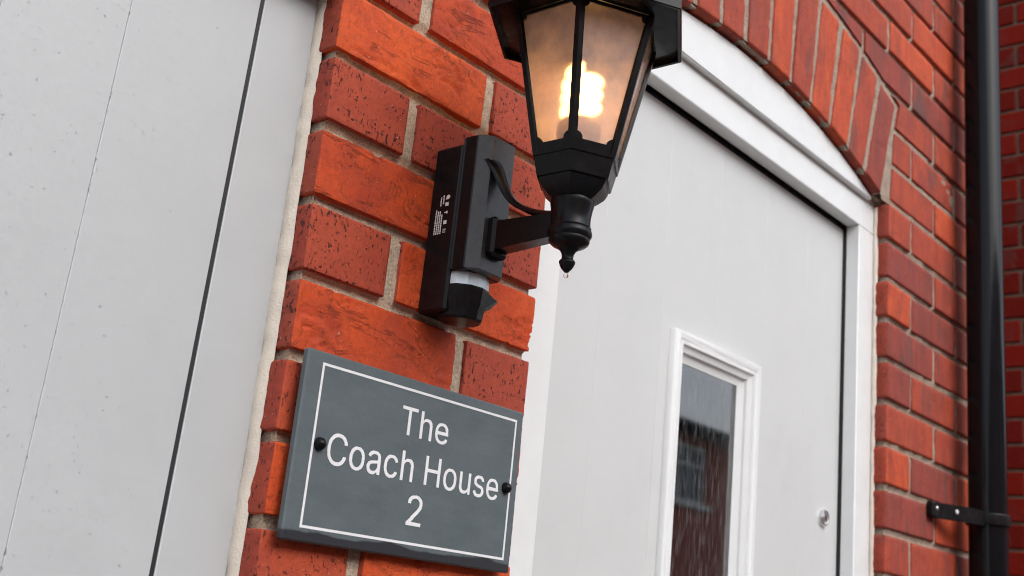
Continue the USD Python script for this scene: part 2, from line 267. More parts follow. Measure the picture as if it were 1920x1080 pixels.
# ------------------------------------------------------------------ the ground
def ground_mat(name, c1, c2, scale, rough, bump=0.002):
    return mat(name, {'g': ('geometry', {}), 'n': ('noise_texture', {'scale': scale, 'detail': 8.0, 'roughness': 0.7}), 'r': ('rgb_ramp', {'ramp': [(0.3, c1), (0.7, c2)]}), 'b': ('bump', {'strength': 0.7, 'distance': bump}), 'p': ('principled_bsdf', {'roughness': rough})},
               [('g.position', 'n.vector'), ('n.fac', 'r.fac'), ('r.color', 'p.base_color'), ('n.fac', 'b.height'), ('b.normal', 'p.normal')], 'p.BSDF')
def sheet(x0, x1, y0, y1, z): return trimesh.Trimesh([(x0, y0, z), (x1, y0, z), (x1, y1, z), (x0, y1, z)], [(0, 1, 2), (0, 2, 3)], process=False)
solo('ground', sheet(-400, 400, -400, 400, GROUND - 0.13), ground_mat('grass_ground', (0.035, 0.05, 0.018), (0.06, 0.075, 0.03), 6.0, 0.9), kind='structure')
solo('road', sheet(-120, 120, -8.2, -3.2, GROUND - 0.12), ground_mat('asphalt', (0.04, 0.04, 0.042), (0.065, 0.064, 0.064), 60.0, 0.55), kind='structure')
solo('pavement', plain(-120, 120, -3.2, 6.0, GROUND - 0.25, GROUND), ground_mat('block_paving', (0.10, 0.082, 0.068), (0.15, 0.125, 0.105), 18.0, 0.5), kind='structure')
solo('far_pavement', plain(-120, 120, -10.9, -8.2, GROUND - 0.25, GROUND), ground_mat('far_paving', (0.11, 0.095, 0.08), (0.15, 0.13, 0.11), 18.0, 0.6), kind='structure')

# ------------------------------------------------------------------ bricks
def noise3(p, scale, seed, octaves=3): return meshkit.fbm(np.asarray(p) * scale + seed * 13.37, octaves, seed) - 0.5

def brick(x0, x1, y0, y1, z0, z1, step=0.004, r=0.004, rough=0.0009, crease=0.0, seed=0, tilt=True):
    """A rounded, slightly uneven brick; the visible face is the one at y0 (or x-faces)."""
    rs = np.random.default_rng(seed + 1000)
    e = np.array([x1 - x0, y1 - y0, z1 - z0]); n = np.maximum(2, np.ceil(e / np.array([step, max(step * 2.0, 0.012), step])).astype(int))
    vs, fs, off = [], [], 0
    for ax in range(3):
        u, w = [a for a in range(3) if a != ax]
        for s in (0, 1):
            gu, gw = np.meshgrid(np.linspace(0, 1, n[u] + 1), np.linspace(0, 1, n[w] + 1), indexing='ij')
            P = np.zeros(gu.shape + (3,)); P[..., u] = gu; P[..., w] = gw; P[..., ax] = s
            i, j = np.meshgrid(np.arange(n[u]), np.arange(n[w]), indexing='ij'); q = (i * (n[w] + 1) + j).ravel() + off
            k = n[w] + 1; a, b, c, d = q, q + k, q + k + 1, q + 1
            f = np.concatenate([np.stack([a, b, c], 1), np.stack([a, c, d], 1)])
            if (s == 0) == (ax != 1): f = f[:, ::-1]
            vs.append(P.reshape(-1, 3)); fs.append(f); off += len(vs[-1])
    m = trimesh.Trimesh(np.concatenate(vs), np.concatenate(fs), process=False); m.merge_vertices(digits_vertex=6)
    p = (np.array(m.vertices) - 0.5) * e
    rr = r * (0.7 + 0.9 * meshkit.noise(p * 90 + seed * 7.1, seed))[:, None]
    inner = np.clip(p, -(e / 2 - rr), e / 2 - rr); dlt = p - inner; L = np.linalg.norm(dlt, axis=1, keepdims=True)
    nrm = np.where(L > 1e-9, dlt / np.maximum(L, 1e-9), 0)
    p = np.where(L > 1e-9, inner + nrm * np.minimum(L, rr), p)
    h = rough * (2.2 * noise3(p, 38, seed) + 1.3 * noise3(p, 150, seed + 5))
    if crease:
        q = p.copy(); q[:, 0] *= 0.55; q = q + 0.010 * np.stack([noise3(p, 45, seed + 9)] * 3, 1)
        q[:, 2] += 0.25 * q[:, 0]; t = np.abs(noise3(q * [0.6, 1, 1], 34, seed + 2, 3)); t2 = np.abs(noise3(q * [0.5, 1, 1], 21, seed + 3, 2))
        amt = np.clip(noise3(p, 18, seed + 4, 2) * 6 + 0.15, 0, 1)
        h = h - crease * amt * (np.exp(-(t / 0.022) ** 2) + 0.6 * np.exp(-(t2 / 0.016) ** 2)) + crease * 0.8 * noise3(q, 24, seed + 6, 2)
    p = p + nrm * h[:, None]
    if tilt:
        a = rs.normal(0, 0.004, 3); p = p + np.cross(np.broadcast_to(a, p.shape), p)
    m.vertices = p + np.array([(x0 + x1) / 2, (y0 + y1) / 2, (z0 + z1) / 2]) + (rs.normal(0, 0.0006, 3) if tilt else 0)
    return m

XP, XD, XEND = 0.333, 1.302, 1.742
BED = 0.1025
AC = np.array([0.8067, -0.657]); RI, RO = 1.473, 1.688
def zk(k): return 0.075 * k
house = Thing('brick_house', 'orange-red brick house front around the pale door with an arch of upright bricks above it', 'house wall', (0, 0, GROUND))

# mortar: a recessed, uneven sheet behind the faces
def mortar_piece(x0, x1, z0, z1, step=0.0045, y=0.0088, flush=0.0040):
    def fn(U, V):
        fr_ = np.mod(V, 0.075); bed = np.clip((fr_ - 0.0600) / 0.0045, 0, 1); bed = np.where((np.hypot(U - AC[0], V - AC[1]) < RO + 0.012) & (V > 0.742), 0.25, bed); yy = flush + (y - flush) * bed
        P = np.stack([U, yy, V], -1); sh = P.shape
        P[..., 1] += (0.0030 * noise3(P.reshape(-1, 3), 60, 3) + 0.0016 * noise3(P.reshape(-1, 3), 220, 4)).reshape(sh[:2]); return P
    return grid_sheet(fn, np.arange(x0, x1 + step * 0.5, step), np.arange(z0, z1 + step * 0.5, step))
def mortar_return(x, y0, y1, z0, z1, step=0.006, sign=-1):
    def fn(U, V):
        P = np.stack([np.full_like(U, x), U, V], -1); sh = P.shape
        P[..., 0] += (0.004 * noise3(P.reshape(-1, 3), 60, 3) + 0.002 * noise3(P.reshape(-1, 3), 220, 4)).reshape(sh[:2]); return P
    m = grid_sheet(fn, np.arange(y0, y1 + step * 0.5, step), np.arange(z0, z1 + step * 0.5, step))
    return m
arch_zone = Polygon([(AC[0] + RI * math.sin(t), AC[1] + RI * math.cos(t)) for t in np.linspace(-0.3185, 0.3185, 40)] + [(AC[0] + RO * math.sin(t), AC[1] + RO * math.cos(t)) for t in np.linspace(0.3185, -0.3185, 40)])
core = unary_union([sbox(0.0055, GROUND, XP - 0.0055, 1.8), sbox(XD + 0.0055, GROUND, XEND - 0.005, 1.8), sbox(0.0055, 0.70, XEND - 0.005, 1.8), arch_zone.buffer(-0.003)])
under = Polygon([(XP - 0.02, -2)] + [(AC[0] + (RI + 0.005) * math.sin(t), AC[1] + (RI + 0.005) * math.cos(t)) for t in np.linspace(-0.33, 0.33, 50)] + [(XD + 0.02, -2)])
core = core.difference(Polygon([(AC[0] + (RI + 0.005) * math.sin(t), AC[1] + (RI + 0.005) * math.cos(t)) for t in np.linspace(-0.316, 0.316, 50)] + [(XD - 0.02, 0.0), (XP + 0.02, 0.0)]))
house.part('arch_mortar', extrude_xz(arch_zone.buffer(-0.0028), 0.0062, 0.0145), MORTAR_W)
core = core.difference(sbox(XP - 0.004, -2, XD + 0.004, 0.745))
core = core.union(sbox(-2.6, 0.53, 0.006, 1.8))
house.part('mortar_core', extrude_xz(core, 0.0150, BED), MORTAR_W)
mort = [mortar_piece(0.005, XP - 0.005, -0.30, 0.74), mortar_return(0.0055, 0.006, 0.05, -0.30, 0.74)]
house.part('mortar', cat(mort), MORTAR, smooth=True)
mort = [mortar_piece(XD + 0.005, XEND - 0.006, -0.30, 0.742, 0.005, 0.0070, 0.0026), mortar_return(XD + 0.0055, 0.006, 0.05, -0.3, 0.70, 0.008)]
ms = mortar_piece(XP + 0.0, XEND - 0.006, 0.742, 1.55, 0.005, 0.0068, 0.0026)
cz = ms.vertices[ms.faces].mean(1); keep = np.hypot(cz[:, 0] - AC[0], cz[:, 2] - AC[1]) > RI + 0.006
keep |= (np.abs(cz[:, 0] - AC[0]) > 0.463 + 0.02) & (cz[:, 2] < 0.76)
ms.update_faces(keep); mort.append(ms)
house.part('mortar', cat(mort), MORTAR_W, smooth=True)

seed = 0
def lay(x0, x1, k, m, step, crease, rough=0.0009, depth=BED, y0=0.0):
    global seed; seed += 1
    house.part('brick', brick(x0, x1, y0, depth, zk(k) - 0.0005, zk(k) + 0.0640, step, 0.0016, rough, crease, seed), m, smooth=True)
OR, RD, MX = B_OR, B_RD, B_MX
pier = {  # course: (material, creased) of the left and right brick
    9: (RD[1], OR[0]), 8: (OR[1], RD[0]), 7: (RD[0], OR[1]), 6: (OR[0], RD[1]), 5: (RD[0], RD[1]), 4: (OR[1], RD[1]), 3: (RD[0], OR[2]),
    2: (OR[1], RD[1]), 1: (RD[2], OR[1]), 0: (OR[2], RD[0]), -1: (RD[2], OR[2]), -2: (OR[0], RD[2]), -3: (RD[0], OR[1]), -4: (OR[1], RD[2])}
for k in range(-4, 10):
    a, b = pier[k]; hdr = k % 2
    cuts = ((0.0, 0.1035), (0.1195, XP)) if hdr else ((0.0, 0.2125), (0.2285, XP))
    for (x0, x1), m in zip(cuts, (a, b)):
        isor = m in OR
        lay(x0, x1, k, m, 0.0028, 0.0028 if isor else 0.0, 0.0007 if isor else 0.0006)
for k in range(-4, 10):
    cuts = [(0, 0.1025), (0.1125, 0.3275), (0.3375, 0.44)] if k % 2 else [(0, 0.215), (0.225, 0.44)]
    for x0, x1 in cuts: lay(XD + x0, XD + x1, k, MX[int(rng.choice([0, 1, 2, 3], p=[0.24, 0.24, 0.30, 0.22]))], 0.0065, 0.0010)
# courses above the door, cut to the arch
cutter = arch_zone.buffer(0.010, join_style=2).union(Polygon([(AC[0] + (RO) * math.sin(t), AC[1] + (RO) * math.cos(t)) for t in np.linspace(-0.3185, 0.3185, 40)] + [(XD - 0.04, 0.3), (XP + 0.02, 0.3)]))
def cut_brick(poly, m, sd):
    poly = poly.buffer(-0.0012).buffer(0.0012)
    if poly.is_empty: return
    for g in getattr(poly, 'geoms', [poly]):
        if g.area < 3e-4: continue
        big = extrude_xz(g, 0.0025, BED); small = extrude_xz(g.buffer(-0.0022), 0.0, 0.01)
        msh = hull(np.vstack([big.vertices, small.vertices])) if g.convex_hull.area - g.area < 2e-5 else cat(big, small)
        house.part('brick', msh, m)
for k in range(10, 22):
    shift = 0.0 if k % 2 == 0 else 0.1125
    for i in range(-5, 3):
        x0 = XD + i * 0.225 + shift; x1 = x0 + 0.215
        if i == 1 and k % 2: x1 = x0 + 0.1025
        x0, x1 = max(x0, 0.10), min(x1, XEND)
        if x1 - x0 < 0.03: continue
        r = sbox(x0, zk(k), x1, zk(k) + 0.065); m = MX[int(rng.choice([0, 1, 2, 3], p=[0.28, 0.28, 0.22, 0.22]))]
        if r.intersects(cutter) and r.difference(cutter).area > 1e-6: cut_brick(r.difference(cutter), m, i)
        elif not r.intersects(cutter):
            if k < 19 and x1 > 0.95: lay(x0, x1, k, m, 0.0075, 0.0010)
            else: house.part('brick', cbox(x0, x1, 0, BED, zk(k), zk(k) + 0.065, 0.003), m)
    if k % 2 == 1: 
        r = sbox(XD, zk(k), XD + 0.1025, zk(k) + 0.065).difference(cutter)
# the arch ring: 13 upright bricks
ang = 0.0725 / RI
arch_tone = [2, 1, 0, 1, 0, 1, 0, 3, 0, 3, 3, 0, 2]
for i in range(13):
    t0 = (i - 6.5) * ang; seed += 1
    w0, w1, h = 0.0625, 0.0665, 0.212
    b = brick(-w1 / 2, w1 / 2, 0, BED, 0, h, 0.0065, 0.0035, 0.0010, 0.0014, seed)
    v = b.vertices.copy(); v[:, 0] *= (w0 + (w1 - w0) * v[:, 2] / h) / w1
    t = t0 + ang / 2; c, s = math.cos(t), math.sin(t)
    r0 = RI + 0.0015
    b.vertices = np.stack([AC[0] + (v[:, 2] + r0) * s + v[:, 0] * c, v[:, 1], AC[1] + (v[:, 2] + r0) * c - v[:, 0] * s], 1)
    house.part('arch_brick', b, MX[arch_tone[i]], smooth=True)
# brickwork out of the picture: below the pier, over the garage, up to the eaves
rest = []
for k in range(-21, 44):
    z0 = zk(k)
    for x in np.arange(-2.7 + (0.1125 if k % 2 else 0), XEND, 0.225):
        a, b = x, min(x + 0.215, XEND)
        if k < -4:
            segs = [(max(a, 0), min(b, XP)), (max(a, XD), min(b, XEND))]
        elif k < 7: segs = []
        elif k < 22: segs = [(a, min(b, -0.010))] if k < 10 else [(a, min(b, 0.09))]
        else: segs = [(a, b)]
        rest += [plain(p, q, 0, BED, z0, z0 + 0.065) for p, q in segs if q - p > 0.02]
house.part('further_brickwork', cat(rest), B_MX[1], kind='stuff')
house.part('side_wall', cat(plain(XEND - BED, XEND - 0.002, BED + 0.001, 7.0, GROUND, 3.3), plain(-2.7, XEND - 0.004, 0.0105, BED - 0.002, 1.8, 3.3)), MORTAR)
house.part('hall_wall', cat(plain(-2.7, XEND - 0.11, 2.2, 2.3, GROUND, 3.3), plain(-2.7, -2.6, 0.11, 2.2, GROUND, 3.3), plain(-2.6, XEND - 0.11, 0.11, 2.2, 3.1, 3.3), plain(-0.05, 0.05, 0.14, 2.2, GROUND, 3.1), plain(0.06, XEND - 0.11, 0.11, 2.2, GROUND - 0.0, GROUND + 0.03)), DARKROOM)
house.part('lintel', cbox(-2.6, 0.0, 0.002, BED - 0.002, 0.514, 0.524, 0.001), DARKSTEEL)

# ------------------------------------------------------------------ neighbour's side wall
XW = 2.83
nb = Thing('neighbour_house_side', 'shaded dark red brick side wall beyond the black downpipe', 'house wall', (XW, -0.6, GROUND))
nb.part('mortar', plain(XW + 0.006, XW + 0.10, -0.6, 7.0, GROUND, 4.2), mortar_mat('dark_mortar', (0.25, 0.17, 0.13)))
NZ0 = 1.394 + 0.005 - 0.075 * 40
others = []
for k in range(0, 76):
    z0 = NZ0 + 0.075 * k; first = 0.2456 - (0 if k % 2 else 0.1125) - 0.225 * 4
    for i in range(0, 32):
        y0 = first + i * 0.225; y1 = y0 + 0.215
        if y1 < -0.6 or z0 < GROUND - 0.02 or z0 > 4.1: continue
        y0 = max(y0, -0.6)
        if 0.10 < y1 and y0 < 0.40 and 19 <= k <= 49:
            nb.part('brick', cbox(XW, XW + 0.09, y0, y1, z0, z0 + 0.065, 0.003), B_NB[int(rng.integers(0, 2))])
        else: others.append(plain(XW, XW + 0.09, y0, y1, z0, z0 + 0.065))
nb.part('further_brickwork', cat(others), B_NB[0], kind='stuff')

# ------------------------------------------------------------------ garage door
GY = 0.036
gd = Thing('garage_door', 'pale grey garage door of upright boards with a white side frame, at left of the brick pier', 'garage door', (-1.2, GY, GROUND))
def lean(x, z): return x - 0.0732 + 0.0175 * (z - 0.2)
def board(xa, xb, z0, z1, c=0.0005):
    """An upright board whose edges follow the slightly out-of-plumb leaf."""
    pts = []
    for z, dz in ((z0, 0), (z1, 0)):
        for (x, dx) in ((xa, c), (xb, -c)):
            X = lean(x, z); pts += [(X, GY + c, z), (X + dx, GY, z), (X, GY + 0.035, z)]
    return hull(pts)
edges = [0.0, -0.1255, -0.230, -0.334, -0.438, -0.542, -0.646, -0.75, -0.854, -0.958, -1.062, -1.166, -1.27, -1.374, -1.478, -1.582, -1.686, -1.79, -1.894, -1.998, -2.102, -2.206, -2.31, -2.414]
for a, b in zip(edges[:-1], edges[1:]):
    gd.part('board', board(b + 0.0003, a - 0.0003, GROUND + 0.01, 0.492), GARAGE)
fr = []
for z0, z1 in ((GROUND, 0.512),):
    pts = [(lean(0.0038, z), y, z) for z in (z0, z1) for y in (GY + 0.0, GY + 0.03)]
    pts = []
    for z in (z0, z1):
        xa = lean(0.0048, z); pts += [(xa, GY + 0.0008, z), (xa + 0.0008, GY, z), (xa, GY + 0.04, z), (-0.006, GY, z), (-0.002, GY + 0.0012, z), (-0.0004, GY + 0.005, z), (-0.0004, GY + 0.04, z)]
    fr.append(hull(pts))
gd.part('side_frame', fr[0], GARAGE, smooth=40)
gd.part('head_frame', cbox(-2.55, -0.069, GY, GY + 0.04, 0.4935, 0.512, 0.0015), GARAGE)
gd.part('dark_gap', cat(plain(-2.56, -0.03, GY + 0.041, GY + 0.05, GROUND, 0.512), hull([(lean(a, z), y, z) for a in (0.0003, 0.0045) for y in (GY + 0.0014, GY + 0.03) for z in (GROUND, 0.4930)])), RUBBER)
def sealant(xw, y_in, y_out, z0, z1, sgn, seed, wob=0.0035):
    zs = np.arange(z0, z1, 0.003); us = np.linspace(0, 1, 9)
    def fn(U, V):
        P = np.zeros(U.shape + (3,)); w1 = wob * 2.2 * (meshkit.fbm(np.stack([V * 28, V * 0, V * 0 + seed], -1), 3, seed) - 0.5); w2 = wob * 1.2 * (meshkit.fbm(np.stack([V * 60, V * 0, V * 0 + seed + 4], -1), 2, seed) - 0.5)
        P[..., 0] = xw + sgn * (-0.0005 + 0.0022 * (1 - U) ** 1.2 + 0.0015 * np.sin(U * np.pi)) + sgn * w2 * (1 - U)
        P[..., 1] = y_in + (y_out - y_in) * U + w1 * U; P[..., 2] = V; return P
    return grid_sheet(fn, us, zs)
sl = sealant(0.0, GY + 0.0035, 0.0215, GROUND, 0.512, -1, 5, 0.0022)
gd.part('sealant_bead', sl, SEALANT, smooth=True)

# ------------------------------------------------------------------ front door with frame
fd = Thing('front_door', 'pale grey front door with narrow glazed slot in a white frame under the brick arch', 'door', (0.8, 0.05, GROUND))
LY = 0.058; LX0, LX1 = 0.395, 1.2385; WX0, WX1, WZ0, WZ1 = 0.712, 0.924, -0.75, 0.334
leafp = sbox(LX0, GROUND + 0.02, LX1, 0.674).difference(sbox(WX0, WZ0, WX1, WZ1))
bounds = [LX0, 0.528, 0.672, 0.815, 0.959, 1.102, LX1]
def leaf_mesh():
    A = lambda t: m3.Manifold(m3.Mesh(np.asarray(t.vertices, np.float32), np.asarray(t.faces, np.uint32)))
    base = A(plain(LX0, LX1, LY, LY + 0.04, GROUND + 0.02, 0.674)) - A(plain(WX0, WX1, LY - 0.1, LY + 0.1, WZ0, WZ1))
    for b in bounds[1:-1]:
        g = hull([(b - 0.0030, LY - 0.0004, z) for z in (-2, 1)] + [(b + 0.0030, LY - 0.0004, z) for z in (-2, 1)] + [(b, LY + 0.0005, z) for z in (-2, 1)])
        base = base - A(g)
    return base
lf = fd.part('door_leaf', leaf_mesh(), DOOR)
# moulded window surround
def ring(profile, x0, x1, z0, z1):
    pr = np.array(profile); v = []
    for d, y in pr: v += [(x0 + d, y, z0 + d), (x1 - d, y, z0 + d), (x1 - d, y, z1 - d), (x0 + d, y, z1 - d)]
    f = []
    for i in range(len(pr) - 1):
        for j in range(4):
            a, b, c, d = i * 4 + j, i * 4 + (j + 1) % 4, (i + 1) * 4 + (j + 1) % 4, (i + 1) * 4 + j
            f += [(a, b, c), (a, c, d)]
    return trimesh.Trimesh(v, f, process=False)
oval = [(0.0, 0.059), (0.0, 0.0500)] + [(0.0060 - 0.0060 * math.cos(t), 0.0500 - 0.0065 * math.sin(t)) for t in np.linspace(0.2, math.pi - 0.25, 9)] + [(0.0124, 0.0498), (0.0138, 0.0500), (0.0144, 0.0470), (0.0158, 0.0458), (0.0172, 0.0458), (0.0188, 0.0468), (0.0200, 0.0500), (0.0275, 0.0550), (0.0282, 0.0590), (0.0390, 0.0655), (0.0393, 0.0720)]
fd.part('window_surround', ring(oval, 0.6975, 0.9395, -0.765, 0.3515), WHITE, smooth=35, parent=lf)
GX0, GX1, GZ0, GZ1 = 0.7362, 0.9008, -0.726, 0.3130
fd.part('window_pane', plain(GX0 - 0.004, GX1 + 0.004, 0.0665, 0.0705, GZ0 - 0.004, GZ1 + 0.004), GLASS, parent=lf)
fd.part('spacer_bar', cat(plain(GX0 - 0.003, GX0 + 0.007, 0.0715, 0.083, GZ0, GZ1), plain(GX1 - 0.013, GX1 + 0.003, 0.0715, 0.083, GZ0, GZ1), plain(GX0 + 0.0075, GX1 - 0.0135, 0.0715, 0.083, GZ1 - 0.007, GZ1 + 0.003), plain(GX0 + 0.0075, GX1 - 0.0135, 0.0715, 0.083, GZ0 - 0.003, GZ0 + 0.007)), paint('spacer_grey', (0.10, 0.105, 0.11), 0.4), parent=lf)
FLAT = mat('clear_door_glass', {'fr': ('fresnel', {'IOR': 1.5}), 'gl': ('glossy_bsdf', {'color': (1, 1, 1), 'roughness': 0.0}), 'tr': ('transparent_bsdf', {'color': (0.8, 0.84, 0.83)}), 'm': ('mix_closure', {})}, [('fr.fac', 'm.fac'), ('tr.BSDF', 'm.closure1'), ('gl.BSDF', 'm.closure2')], 'm.closure')
fd.part('inner_pane', plain(GX0 - 0.004, GX1 + 0.004, 0.0845, 0.0885, GZ0 - 0.004, GZ1 + 0.004), FLAT, parent=lf)
# rim lock cylinder: rose, plug and key slot
lk = lathe([(0.0, -0.0065), (0.0078, -0.0065), (0.0082, -0.006), (0.0086, -0.0042), (0.0092, -0.0042), (0.0105, -0.0068), (0.0122, -0.0068), (0.0138, -0.004), (0.0142, 0.0), (0.0, 0.0)], 48)
lk.vertices = np.stack([lk.vertices[:, 0] + 1.184, lk.vertices[:, 2] + LY, lk.vertices[:, 1] + 0.1503], 1); lk.fix_normals()
lkp = fd.part('lock_cylinder', lk, CHROME, smooth=35, parent=lf)
fd.part('key_slot', plain(1.184 - 0.0009, 1.184 + 0.0009, LY - 0.0073, LY - 0.0064, 0.1503 - 0.0045, 0.1503 + 0.0045), RUBBER, parent=lf)
FY = 0.028
fd.part('frame_jamb', cbox(0.300, 0.4060, FY, 0.0530, GROUND, 0.681, 0.0015), WHITE)
fd.part('frame_jamb', cbox(1.2411, 1.3120, FY, 0.0530, GROUND, 0.681, 0.0015), WHITE)
fd.part('frame_head', cbox(0.300, 1.3120, FY, 0.0530, 0.6813, 0.770, 0.0012), WHITE)
arc = [(AC[0] + (RI - 0.002) * math.sin(t), AC[1] + (RI - 0.002) * math.cos(t)) for t in np.linspace(0.345, -0.345, 70)]
panel = Polygon([(0.345, 0.7368), (1.266, 0.7368)] + [p for p in arc if p[1] > 0.738 and p[0] < 1.300])
fd.part('arch_panel', cat(extrude_xz(panel, 0.0180, FY - 0.0005), extrude_xz(panel.buffer(-0.0012), 0.0167, 0.0181)), WHITE)
fd.part('gasket', cat(plain(1.2400, 1.2480, 0.0535, 0.060, GROUND, 0.681), plain(0.395, 0.4045, 0.0535, 0.0575, GROUND, 0.681), plain(0.395, 1.2480, 0.0605, 0.072, 0.6750, 0.6840)), RUBBER)
sr = sealant(XD, FY - 0.0005, 0.0195, GROUND, 0.735, -1, 9, 0.0015)
fd.part('sealant_bead', sr, SEALANT, smooth=True)

# ------------------------------------------------------------------ downpipe
PX, PY, PR = 1.6470, -0.0540, 0.0352
dp = Thing('downpipe', 'glossy black round plastic downpipe at the right end of the brick wall', 'downpipe', (PX, PY, GROUND))
dp.part('pipe', lathe([(0.0, GROUND + 0.05), (PR, GROUND + 0.05), (PR, 3.3), (0.0, 3.3)], 72, (PX, PY, 0)), PIPE, smooth=40)
def clip(z):
    rg = lathe([(PR + 0.0005, z - 0.0105), (PR + 0.004, z - 0.0105), (PR + 0.005, z - 0.008), (PR + 0.005, z + 0.008), (PR + 0.004, z + 0.0105), (PR + 0.0005, z + 0.0105)], 64, (PX, PY, 0))
    arm = sweep([(1.492, -0.010, z), (1.507, -0.012, z), (1.530, -0.024, z), (1.570, -0.047, z), (1.622, -0.060, z)], section=[(-0.003, -0.014), (0.003, -0.014), (0.003, 0.014), (-0.003, 0.014)])
    boss = cbox(1.480, 1.510, -0.015, 0.001, z - 0.0150, z + 0.0150, 0.004)
    c = dp.part('pipe_clip', cat(rg, arm, boss), BLACK_BOX, smooth=30)
    for (sx, sy, m) in ((1.492, -0.016, CHROME), (1.540, -0.0345, PRINT)):
        s = trimesh.creation.icosphere(2, 0.0045); s.apply_scale((1, 0.6, 1)); s.apply_translation((sx, sy, z + 0.002)); dp.part('screw_head', s, m, smooth=True, parent=c)
clip(0.207); clip(-1.1)

# ------------------------------------------------------------------ slate plaque
pq = Thing('house_plaque', 'dark grey slate name plaque with white border and lettering on the brick pier', 'sign', (0.165, -0.006, -0.018))
PF = -0.0150
pl = cbox(0.0105, 0.3145, PF, -0.0065, -0.0185, 0.1512, 0.0016)
pl = pl.subdivide_to_size(0.006); vv = pl.vertices.copy()
side = (np.abs(vv[:, 0] - 0.0105) < 1e-3) | (np.abs(vv[:, 0] - 0.3145) < 1e-3) | (np.abs(vv[:, 2] + 0.0185) < 1e-3) | (np.abs(vv[:, 2] - 0.1512) < 1e-3)
dv = np.stack([noise3(vv, 120, 31), 0 * vv[:, 0], noise3(vv, 120, 37)], 1) * 0.0005; vv[side] += dv[side]
pl.vertices = vv
pq.part('slate', pl, SLATE, smooth=25)
bx0, bx1, bz0, bz1, bw = 0.0285, 0.3035, -0.0062, 0.1412, 0.0024
T = PF - 0.0003; PAINTW = paint('white_lettering', (0.80, 0.80, 0.80), 0.5, 0.04, 0.0001, 200.0)
for q in ((bx0, bx1, bz1 - bw, bz1), (bx0, bx1, bz0, bz0 + bw), (bx0, bx0 + bw, bz0 + bw, bz1 - bw), (bx1 - bw, bx1, bz0 + bw, bz1 - bw)):
    pq.part('border_line', plain(q[0], q[1], T, PF + 0.0002, q[2], q[3]), PAINTW)
def text(t, x0, x1, z0, h):
    m = meshkit.text_mesh(t, h, 0.0005); b = m.bounds; v = m.vertices.copy()
    v[:, 0] = x0 + (v[:, 0] - b[0, 0]) / (b[1, 0] - b[0, 0]) * (x1 - x0)
    m.vertices = np.stack([v[:, 0], PF + 0.0002 - v[:, 2], z0 + v[:, 1]], 1); m.fix_normals(); return m
pq.part('lettering', text('The', 0.1342, 0.2005, 0.0960, 0.0272), PAINTW)
pq.part('lettering', text('Coach House', 0.0475, 0.2840, 0.0528, 0.0283), PAINTW)
pq.part('lettering', text('2', 0.1560, 0.1760, 0.0120, 0.0288), PAINTW)
for sx, sz in ((0.0373, 0.0685), (0.2955, 0.0676)):
    d = lathe([(0.0, -0.0072), (0.002, -0.0070), (0.004, -0.0058), (0.0054, -0.0038), (0.006, -0.0012), (0.006, 0.0), (0.0, 0.0)], 32)
    d.vertices = np.stack([d.vertices[:, 0] + sx, d.vertices[:, 2] + PF, d.vertices[:, 1] + sz], 1); d.fix_normals()
    pq.part('screw_cap', d, BLACK, smooth=40)
for sx, sz in ((0.0373, 0.0685), (0.2955, 0.0676)): pq.part('spacer', plain(sx - 0.008, sx + 0.008, -0.0066, 0.001, sz - 0.008, sz + 0.008), RUBBER)

# ------------------------------------------------------------------ wall lantern
LXc, LYc, ROT = 0.18, -0.1644, 212.0
la = Thing('wall_lantern', 'lit black six-sided wall lantern on a bracket with a sensor box, on the brick pier', 'lantern', (LXc, 0, 0.213))
def hexpt(r, z, k, rot=ROT): a = math.radians(rot + 60 * k); return np.array([LXc + r * math.cos(a), LYc + r * math.sin(a), z])
def hexloft(profile, cap0=True, cap1=True):
    v = [hexpt(r, z, k) for r, z in profile for k in range(6)]; f = []
    for i in range(len(profile) - 1):
        for j in range(6):
            a, b, c, d = i * 6 + j, i * 6 + (j + 1) % 6, (i + 1) * 6 + (j + 1) % 6, (i + 1) * 6 + j; f += [(a, b, c), (a, c, d)]
    if cap0: f += [(0, j + 1, j) for j in range(1, 5)]
    n = (len(profile) - 1) * 6
    if cap1: f += [(n, n + j, n + j + 1) for j in range(1, 5)]
    m = trimesh.Trimesh(v, f, process=False); return m
la.part('lantern_base', hexloft([(0.0205, 0.3235), (0.0255, 0.3265), (0.0330, 0.3330), (0.0362, 0.3385), (0.0370, 0.3415), (0.0392, 0.3420), (0.0398, 0.3432), (0.0440, 0.3608), (0.0452, 0.3612), (0.0456, 0.3625), (0.0462, 0.3655), (0.0440, 0.3660), (0.0, 0.3660)], True, False), BLACK, smooth=20)
ZB, ZT = 0.3640, 0.5035; rz = lambda z: 0.0454 + (0.0800 - 0.0454) * (z - 0.3615) / (0.5120 - 0.3615)
post = []
for k in range(6):
    pts = []
    for z in (ZB, ZT):
        V = hexpt(rz(z), z, k); e1 = hexpt(rz(z), z, k + 1) - V; e0 = hexpt(rz(z), z, k - 1) - V; e1 /= np.linalg.norm(e1); e0 /= np.linalg.norm(e0); inn = hexpt(rz(z) - 0.006, z, k)
        pts += [V, V + e1 * 0.0052, V + e0 * 0.0052, V + e1 * 0.0048 + (inn - V) * 0.55, V + e0 * 0.0048 + (inn - V) * 0.55]
    post.append(hull(pts))
for m in post: la.part('corner_bar', m, BLACK)
frames, panes = [], []
